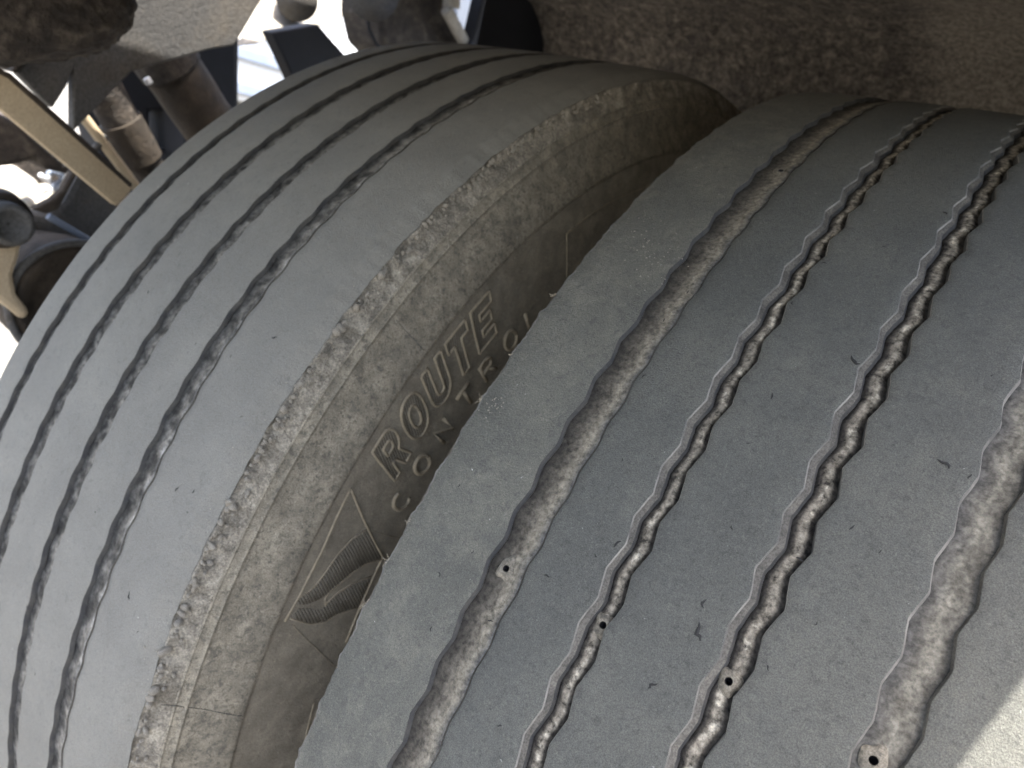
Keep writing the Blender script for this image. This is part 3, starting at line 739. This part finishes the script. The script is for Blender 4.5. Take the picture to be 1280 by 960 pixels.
# --- rims, hubs and axle (behind the tyres)
def lathe(name, prof, m, parent, n=64):
    P = np.array([[(x, -r * math.cos(a), r * math.sin(a)) for x, r in prof] for a in np.linspace(0, 2 * math.pi, n, endpoint=False)])
    return grid(name, P, m, parent, closed=True)
for T, sgn in ((TO, 1), (TI, -1)):
    w = 0.125 if T is TO else .09
    rim = lathe('rim', [(-w, .31), (-w + .003, .297), (-.08, .285), (-.03, .26), (.03, .26), (.08, .285), (w - .003, .297), (w, .31)], M['rim'], T.t)
    lathe('wheel_disc', [(-.02 * sgn - .005, .26), (.06 * sgn, .20), (.10 * sgn, .14), (.10 * sgn, .05), (.10 * sgn, .0005)], M['rim'], T.t)
tb = empty('rear_axle', (0, 0, AX), 'dark dusty axle beam running inboard behind the inner tyre', 'axle')
lathe('axle_tube', [(-1.9, .0005), (-1.9, .06), (-.5, .07), (-.36, .09), (-.3, .11), (-.02, .11), (.3, .10), (.36, .09), (.38, .0005)], M['brown'], tb)

# ------------------------------------------------------------------ mudguard over the wheels
mg = empty('mudguard', (0, 0, 1.175), 'brown mud-caked wheel-arch underside hanging over both tyres at the top', 'mudguard')
XE = 0.408; XW = -0.44; ZG = 0.645
def gline(n, off=0.0):
    P = [(y, ZG + off) for y in np.linspace(-0.84, 0.24, int(n * .35))]  # flat run lengthened rearward out of view to hold back sky light
    P += [(.24 + (.12 + off) * math.sin(a), ZG - .12 + (.12 + off) * math.cos(a)) for a in np.linspace(0, math.pi / 2, int(n * .3))[1:]]
    P += [(.36 + off, z) for z in np.linspace(ZG - .12, .47, int(n * .12))[1:]]
    a0 = math.atan2(.47, .36); rr_ = math.hypot(.36, .47)
    P += [((rr_ + off) * math.cos(a), (rr_ + off) * math.sin(a)) for a in np.linspace(a0, .1, int(n * .23))[1:]]
    P = np.array(P); return P[:, 0], P[:, 1]
ys, zs = gline(420)
xs = np.linspace(XW, XE, 300)
Y = np.broadcast_to(ys[:, None], (len(ys), 300)); Zg = np.broadcast_to(zs[:, None], Y.shape) + 0.0; Xg = np.broadcast_to(xs[None], Y.shape)
PP = np.stack([Xg, Y, Zg], -1)
ty = np.gradient(ys); tz = np.gradient(zs); nl = np.hypot(ty, tz); ny, nz2 = tz / nl, -ty / nl   # inward/down normal
dd = np.maximum(0.004 * fbm(PP * np.array([22, 22, 22]), 5, 91) + 0.0075 * fbm(PP * 9, 3, 93), -.003) + 0.0022 * fbm(PP * 75, 3, 94)
Pm = PP.copy(); Pm[..., 1] += dd * ny[:, None]; Pm[..., 2] += dd * nz2[:, None]
Pm[..., 2] -= 0.66
ks = 299
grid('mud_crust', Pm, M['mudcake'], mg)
SHADE_SKIRT = 0.52  # lower edge of the unseen side skirt added to darken the tyre tops
y2, z2 = gline(60, 0.012)
P2 = np.stack([np.broadcast_to(np.array([[XW - .003, XW - .003, XE + .003, XE + .003]]), (len(y2), 4)), np.broadcast_to(y2[:, None], (len(y2), 4)), np.broadcast_to(z2[:, None], (len(y2), 4))], -1)
P2[:, 0, 2] -= .012; P2[:, 3, 2] -= np.where(y2 < .2, ZG + .012 - SHADE_SKIRT, .012); P2[:, 0, 2] -= np.where(y2 < -.08, ZG - .548, 0.0); P2[..., 2] -= .66  # both long edges dropped just out of view to block sky light
grid('guard_plate', P2, M['black'], mg, flip=True)
for nm_, xc_, poly in (('side_cheek', XW, [(.19, ZG), (.30, ZG - .004), (.352, ZG - .05), (.355, .42), (.25, .45), (.19, .47)]),
                       ('side_cheek', XE, [(.10, ZG), (.30, ZG - .004), (.352, ZG - .05), (.355, .45), (.28, .475), (.19, .52), (.10, .53)])):  # this outboard cheek is unseen, added to close off side light
    n_ = len(poly); V = [(xc_ + k, y, z - .66) for k in (-.006, -.002) for y, z in poly]
    mesh(nm_, V, [tuple(range(n_)), tuple(range(2 * n_ - 1, n_ - 1, -1))] + [(i, n_ + i, n_ + (i + 1) % n_, (i + 1) % n_) for i in range(n_)], M['black'], mg, smooth=False)
V = [(x, -.84 - .006 * k, z) for k in (0, 1) for x in (XW, XE) for z in (ZG - .66 + .01, ZG - .66 - .11)]
mesh('rear_shade_lip', V, [(0, 1, 3, 2), (4, 6, 7, 5), (0, 4, 5, 1), (2, 3, 7, 6), (0, 2, 6, 4), (1, 5, 7, 3)], M['black'], mg, smooth=False)  # unseen lip added to block low sky light from behind

# ------------------------------------------------------------------ chassis parts on the inboard side
def WP(u, v, x, k=0.0, zc=1.0):          # world point where the sight line of (u, v) meets the plane at x
    d = MW @ np.array([(u - 640) / FPX, (v - 480) / FPX, 1.0]); t = (x - CW[0] - k * (CW[2] - zc)) / (d[0] + k * d[2]); return CW + t * d
def plate(name, pix, x, th, m, parent=None, bw=0.002, rough=0.0, base=None, tilt=0.0):
    zc = float(np.mean([WP(u, v, x)[2] for u, v in pix]))
    P = [WP(u, v, x, tilt, zc) for u, v in pix]
    if rough:
        Q = []
        for a, b in zip(P, P[1:] + P[:1]):
            k = max(1, int(np.linalg.norm(b - a) / 0.008))
            for j in range(k): Q.append(a + (b - a) * j / k + np.array([0, *(rng.normal(0, rough, 2) if j else (0, 0))]))
        P = Q
    b0 = np.zeros(3) if base is None else np.array(base)
    n = len(P)
    V = [p - b0 for p in P] + [p - b0 - np.array([th, 0, 0]) for p in P]
    F = [tuple(range(n)), tuple(range(2 * n - 1, n - 1, -1))] + [(i, n + i, n + (i + 1) % n, (i + 1) % n) for i in range(n)]
    o = mesh(name, V, F, m, parent, smooth=False)
    return bevel(o, bw)
def rod(name, a, b, x, r, m, parent=None, x2=None, n=20, lump=0.0, base=None):
    A = WP(*a, x); B = WP(*b, x if x2 is None else x2); k = 40
    b0 = np.zeros(3) if base is None else np.array(base)
    pts = [Vector(A + (B - A) * i / k - b0) for i in range(k + 1)]
    V, F = tube_vf(pts, r, n)
    if lump:
        V = np.array([tuple(v) for v in V]); c = np.array([tuple(p) for p in pts]).repeat(n, 0)
        V = c + (V - c) * (1 + lump * fbm(V * 25, 4, 5))[:, None]
    return mesh(name, V, F, m, parent)
def thing_at(name, u, v, x, label, cat, group=None):
    p = WP(u, v, x); return empty(name, tuple(p), label, cat, group), p

# grey suspension hanger plate
h, b0 = thing_at('suspension_hanger', 200, 60, -.50, 'grey steel hanger plate with brown stains and a small triangular gap, top left', 'bracket')
plate('hanger_plate', [(60, -60), (345, -40), (327, 0), (293, 57), (262, 62), (228, 72), (190, 82), (165, 90), (140, 115), (92, 165), (92, 86), (84, 108), (66, 136), (22, 92), (48, 55), (48, -60)], -.50, .014, M['steel'], h, base=b0)
plate('hanger_flange', [(60, -60), (48, 55), (22, 92), (14, 90), (38, 45), (45, -60)], -.494, .05, M['brown'], h, base=b0)
# tan diagonal bar
t_, b0 = thing_at('angle_bar', 80, 170, -.44, 'tan dusty flat bar running diagonally behind the inner tyre', 'bar')
plate('bar_web', [(-20, 78), (12, 96), (168, 234), (146, 258), (0, 136), (-30, 116)], -.44, .012, M['tan'], t_, .0015, base=b0)
plate('bar_flange', [(-20, 76), (14, 92), (95, 164), (166, 230), (164, 235), (12, 99), (-20, 82)], -.438, .035, M['brown'], t_, .001, base=b0)
# mud-caked spring end
s_, b0 = thing_at('spring_end', 50, 10, -.42, 'lumpy mud-caked suspension spring end in the top left corner', 'spring')
nb = 120
Pb = []
for i in range(nb):
    q = []
    for j in range(nb):
        a = math.pi * i / (nb - 1); b = 2 * math.pi * j / (nb - 1)
        d = np.array([math.cos(a), math.sin(a) * math.cos(b), math.sin(a) * math.sin(b)])
        q.append(np.sign(d) * np.abs(d) ** .7)
    Pb.append(q)
Pb = np.array(Pb) * np.array([.05, .095, .068])
ctr = WP(8, -38, -.42) - b0
nzz = 1 + 0.05 * fbm(Pb * 60, 4, 7) + 0.05 * fbm(Pb * 220, 3, 9)
rot = np.array([[1, 0, 0], [0, math.cos(.35), -math.sin(.35)], [0, math.sin(.35), math.cos(.35)]])
grid('mud_crust', (Pb * nzz[..., None]) @ rot.T + ctr, M['darkmud'], s_)
rod('spring_eye', (-30, 58), (50, 62), -.47, .012, M['brown'], s_, base=b0)
# mud-covered rods behind the hanger
r_, b0 = thing_at('torque_rod', 160, 160, -.60, 'mud-splashed dark brown rod slanting behind the hanger plate', 'rod', None)
rod('rod', (105, 70), (215, 265), -.60, .021, M['darkmud'], r_, lump=.15, base=b0)
rod('rod_sleeve', (150, 150), (178, 200), -.60, .0245, M['brown'], r_, lump=.1, base=b0)
r_, b0 = thing_at('shock_absorber', 225, 100, -.64, 'dark brown shock absorber cylinder leaning behind the hanger plate', 'shock absorber')
rod('cylinder', (170, 20), (285, 190), -.64, .037, M['brown'], r_, lump=.05, base=b0)
rod('piston_cover', (150, -10), (215, 85), -.64, .040, M['darkmud'], r_, lump=.08, base=b0)
r_, b0 = thing_at('brake_pipe', 140, 190, -.56, 'thin brown brake pipe between the tan bar and the muddy rod', 'pipe')
rod('pipe', (100, 140), (190, 260), -.56, .0055, M['tan'], r_, base=b0)
rod('pipe_clip', (115, 190), (132, 170), -.56, .004, M['steel'], r_, base=b0)
r_, b0 = thing_at('air_tank', 275, 95, -.75, 'black painted box seen behind the hanger plate beside the bright gap', 'box')
plate('box_face', [(225, 40), (296, 40), (299, 140), (230, 200)], -.75, .2, M['black'], r_, .006, base=b0)
rod('box_drain', (277, 134), (281, 140), -.735, .006, M['pale'], r_, base=b0)
# ribbed pale piece
r_, b0 = thing_at('ribbed_cover', 215, 160, -.95, 'small pale ribbed cover catching light between dark rods', 'cover')
plate('cover_plate', [(180, 130), (225, 130), (245, 145), (260, 164), (235, 200), (180, 195)], -.95, .01, M['pale'], r_, base=b0, tilt=.9)
for k in range(4): rod('cover_rib', (197 + k * 10, 141 + k * 2), (212 + k * 9, 178 - k), -.94, .0032, M['pale'], r_, base=b0)
r_, b0 = thing_at('rod_backing', 200, 130, -.98, 'black housing wall behind the muddy rods and hanger plate', 'housing')  # black sheet put in to keep the gaps between the rods dark
plate('backing_sheet', [(104, 118), (140, 95), (180, 60), (300, 30), (299, 140), (262, 185), (249, 164), (236, 150), (222, 139), (188, 139), (189, 183), (226, 190), (200, 262), (130, 215)], -.80, .05, M['black'], r_, .006, base=b0)
rod('bright_bolt', (183, 98), (187, 104), -.60, .0042, M['white'], r_, base=b0)
r_, b0 = thing_at('gap_backing', 60, 260, -1.15, 'large dark axle housing in the gap left of the inner tyre', 'housing')  # invented backing that darkens the open gap
plate('backing_sheet', [(-90, 130), (60, 150), (110, 172), (165, 215), (170, 300), (100, 335), (62, 350), (34, 402), (-90, 330)], -1.15, .08, M['darkmud'], r_, .006, base=b0)
rod('backing_rib', (-40, 200), (120, 300), -1.12, .02, M['brown'], r_, base=b0)
# left lower cluster
r_, b0 = thing_at('brake_chamber', 80, 350, -.46, 'rusty ring-rimmed brake chamber half hidden by the inner tyre edge', 'brake chamber')
c0 = WP(95, 378, -.46) - b0
circ = [c0 + np.array([0, .062 * math.cos(a), .062 * math.sin(a)]) for a in np.linspace(0, 2 * math.pi, 48)]
tube('clamp_ring', circ, .0042, M['steel'], r_, 10, cap=False)
P = np.array([[c0 + np.array([x, r * math.cos(a), r * math.sin(a)]) for x, r in ((-.12, .001), (-.12, .05), (-.05, .06), (0, .06), (.004, .052), (-.004, .04), (-.012, .001))] for a in np.linspace(0, 2 * math.pi, 48, endpoint=False)])
grid('chamber_body', P, M['brown'], r_, closed=True)
r_, b0 = thing_at('large_bolt', 15, 283, -.40, 'grey round bolt head with sleeve at the left picture edge', 'bolt')
c0 = WP(13, 281, -.40) - b0
for nm, pr, m in (('bolt_head', ((-.004, .001), (-.004, .010), (.004, .013), (.004, .018), (-.016, .019), (-.016, .001)), M['steel']), ('bolt_sleeve', ((-.014, .001), (-.014, .024), (-.03, .026), (-.03, .001)), M['brown'])):
    P = np.array([[c0 + np.array([x, r * math.cos(a), r * math.sin(a)]) for x, r in pr] for a in np.linspace(0, 2 * math.pi, 32, endpoint=False)])
    grid(nm, P, m, r_, closed=True)
r_, b0 = thing_at('brake_lever', 30, 360, -.45, 'beige dusty cast lever below the round bolt', 'lever')
plate('lever_arm', [(-30, 290), (30, 298), (26, 320), (18, 345), (22, 368), (40, 392), (30, 402), (8, 384), (-30, 352)], -.45, .03, M['tan'], r_, .006, base=b0)
r_, b0 = thing_at('axle_bracket', 75, 260, -.55, 'dark curved bracket joining the bolt and the brake chamber', 'bracket')
plate('bracket_web', [(22, 262), (58, 270), (80, 250), (98, 214), (150, 240), (150, 330), (90, 330), (50, 350), (28, 400), (20, 330)], -.55, .03, M['steel'], r_, .008, base=b0)
plate('bracket_stiffener', [(60, 268), (74, 262), (100, 213), (94, 210), (78, 238), (64, 250), (40, 262)], -.535, .012, M['brown'], r_, .003, base=b0)
rod('bracket_pipe', (60, 270), (120, 305), -.53, .0035, M['bluegrey'], r_, base=b0)
r_, b0 = thing_at('cross_member', 30, 170, -.62, 'dark brown cross member with a coil behind the tan bar at left', 'chassis member')
plate('member_web', [(-60, 110), (90, 190), (100, 222), (70, 215), (55, 212), (45, 200), (18, 207), (-60, 216)], -.62, .05, M['darkmud'], r_, .006, base=b0)
for k in range(9): rod('coil_turn', (38 + k * 7, 172 + k * 6), (50 + k * 6.5, 160 + k * 6), -.60, .0035, M['black'], r_, base=b0)
r_, b0 = thing_at('pale_block', 25, 230, -.95, 'two pale sunlit blocks seen through the chassis gap at left', 'block')
plate('block', [(-40, 218), (18, 206), (50, 228), (52, 240), (28, 250), (-40, 240)], -.95, .06, M['pale'], r_, .006, base=b0, tilt=.9)
plate('block', [(34, 252), (74, 236), (92, 246), (60, 270), (40, 268)], -.98, .06, M['pale'], r_, .006, base=b0, tilt=.9)
g_ = []
r_, b0 = thing_at('cable_bundle', 75, 215, -1.0, 'tangle of pale cables with bright gaps left of the tan bar', 'cables')
for k in range(10):
    q = np.array([62 + (k % 5) * 9, 200 + (k // 5) * 18]) + rng.normal(0, 3, 2)
    A = [WP(q[0] + 8 * math.sin(j * .8 + k), q[1] + j * 4, -1.0 + .01 * math.cos(j)) - b0 for j in range(6)]
    tube('cable', A, .004, M['white' if k % 2 else 'bluegrey'], r_, 8)
# top middle
r_, b0 = thing_at('sunlit_bracket', 380, 40, -.95, 'sunlit bracket coated in pale cracked mud with ragged lower edge', 'bracket')
plate('bracket_plate', [(300, -60), (490, -60), (486, 15), (455, 22), (430, 20), (400, 34), (382, 42), (345, 48), (318, 56), (296, 58), (312, 30), (327, -10)], -.95, .03, M['pale'], r_, .003, rough=.0012, base=b0, tilt=1.2)
o = rod('bushing', (371, -2), (371, -1), -.92, .036, M['steel'], r_, x2=-.88, base=b0, n=32)
r_, b0 = thing_at('black_hose', 390, 70, -.80, 'broad black rubber hose descending behind the inner tyre', 'hose')
plate('hose_body', [(340, 40), (398, 30), (455, 95), (380, 130), (366, 96)], -.76, .03, M['black'], r_, .003, base=b0)
rod('hose_clip', (373, 78), (378, 88), -.77, .006, M['bluegrey'], r_, base=b0)
r_, b0 = thing_at('seat_bracket', 530, 30, -.70, 'dark brown spring seat block filling the top middle gap', 'block')
plate('seat_block', [(478, -60), (560, -60), (566, 20), (584, 66), (500, 80), (482, 60), (474, 20)], -.70, .10, M['darkmud'], r_, .008, base=b0)
o = rod('seat_pad', (465, -8), (466, -8), -.66, .038, M['steel'], r_, x2=-.62, n=32, base=b0)
r_, b0 = thing_at('thin_strut', 468, 40, -.68, 'thin dark curved strut crossing the bright gap', 'strut')
tube('strut', [WP(*q, -.68) - b0 for q in ((462, 0), (458, 18), (462, 38), (470, 55), (480, 66))], .003, M['black'], r_, 8)
r_, b0 = thing_at('pale_pipe', 567, 35, -.66, 'short pale pipe pointing down at the inner tyre tread', 'pipe')
rod('pipe', (558, 12), (582, 56), -.66, .0105, M['pale'], r_, base=b0)
rod('pipe_collar', (566, -20), (564, 10), -.665, .015, M['pale'], r_, base=b0)
r_, b0 = thing_at('blue_panel', 600, 25, -.95, 'blue grey painted panel glimpsed between the pipe and the dark frame', 'panel')
plate('panel_sheet', [(566, -40), (640, -40), (612, 10), (590, 60), (575, 60)], -.95, .02, M['bluegrey'], r_, base=b0)
r_, b0 = thing_at('frame_rail', 645, 30, -.80, 'black frame rail behind the tyres left of the caked mudguard', 'chassis member')
plate('rail_web', [(618, -60), (760, -60), (760, 100), (560, 100), (592, 50)], -.64, .03, M['black'], r_, .004, base=b0)
rod('rail_pipe', (670, 18), (684, 52), -.62, .006, M['bluegrey'], r_, base=b0)
r_, b0 = thing_at('air_hose', 685, 30, -.58, 'brown dusty air hose bending down beside the caked mudguard edge', 'hose')
tube('hose', [WP(*q, -.60) - b0 for q in ((632, -20), (650, 0), (666, 12), (682, 30), (696, 45), (712, 62), (725, 80))], .0065, M['brown'], r_, 10)

fr_ = empty('shade_rail', (-.52, 0, AX + .70), 'long black chassis rail running inboard of the mudguard along the top edge', 'chassis member')  # unseen rail, put in to keep skylight off the tyre tops
def box(name, c, s, m, parent, bw=.01):
    x, y, z = [a / 2 for a in s]
    V = [(c[0] + i * x, c[1] + j * y, c[2] + k * z) for i in (-1, 1) for j in (-1, 1) for k in (-1, 1)]
    F = [(0, 1, 3, 2), (4, 6, 7, 5), (0, 4, 5, 1), (2, 3, 7, 6), (0, 2, 6, 4), (1, 5, 7, 3)]
    return bevel(mesh(name, V, F, m, parent, smooth=False), bw)
box('rail_web', (0, .2, .10), (.012, 2.6, .26), M['black'], fr_, .002)
box('shade_flange', (-.04, .2, -.036), (.10, 2.6, .010), M['black'], fr_, .002)
box('shade_flange', (-.10, .2, .236), (.24, 2.6, .010), M['black'], fr_, .002)  # top flange widened to cast shade on the parts below

# ------------------------------------------------------------------ ground and things beyond
gs = 60.0
n = 80
q = np.linspace(-gs, gs, n)
GX, GY = np.meshgrid(q, q, indexing='ij')
GZ = 0.0 + 0 * GX
gr = grid('ground', np.stack([GX, GY, GZ], -1), M['ground'], None); gr['kind'] = 'structure'
tr = empty('parked_trailer', (-7, 3.6, 0), 'white trailer with horizontal side rails parked far beyond the truck', 'trailer')
def box(name, c, s, m, parent, bw=.01):
    x, y, z = [a / 2 for a in s]
    V = [(c[0] + i * x, c[1] + j * y, c[2] + k * z) for i in (-1, 1) for j in (-1, 1) for k in (-1, 1)]
    F = [(0, 1, 3, 2), (4, 6, 7, 5), (0, 4, 5, 1), (2, 3, 7, 6), (0, 2, 6, 4), (1, 5, 7, 3)]
    return bevel(mesh(name, V, F, m, parent, smooth=False), bw)
box('trailer_body', (0, 0, 1.9), (2.4, 9, 1.9), M['white'], tr)
for k in range(3): box('side_rail', (1.23, 0, 1.05 + k * .28), (.06, 9, .10), M['bluegrey' if k < 2 else 'white'], tr)
box('marker_panel', (1.24, -1.2, .80), (.05, .5, .2), M['pink'], tr)
for yy in (-3.2, 3.0): 
    V, F = tube_vf([Vector((.7, yy, .5)), Vector((1.05, yy, .5))], .5, 32); mesh('wheel', V, F, M['black'], tr)
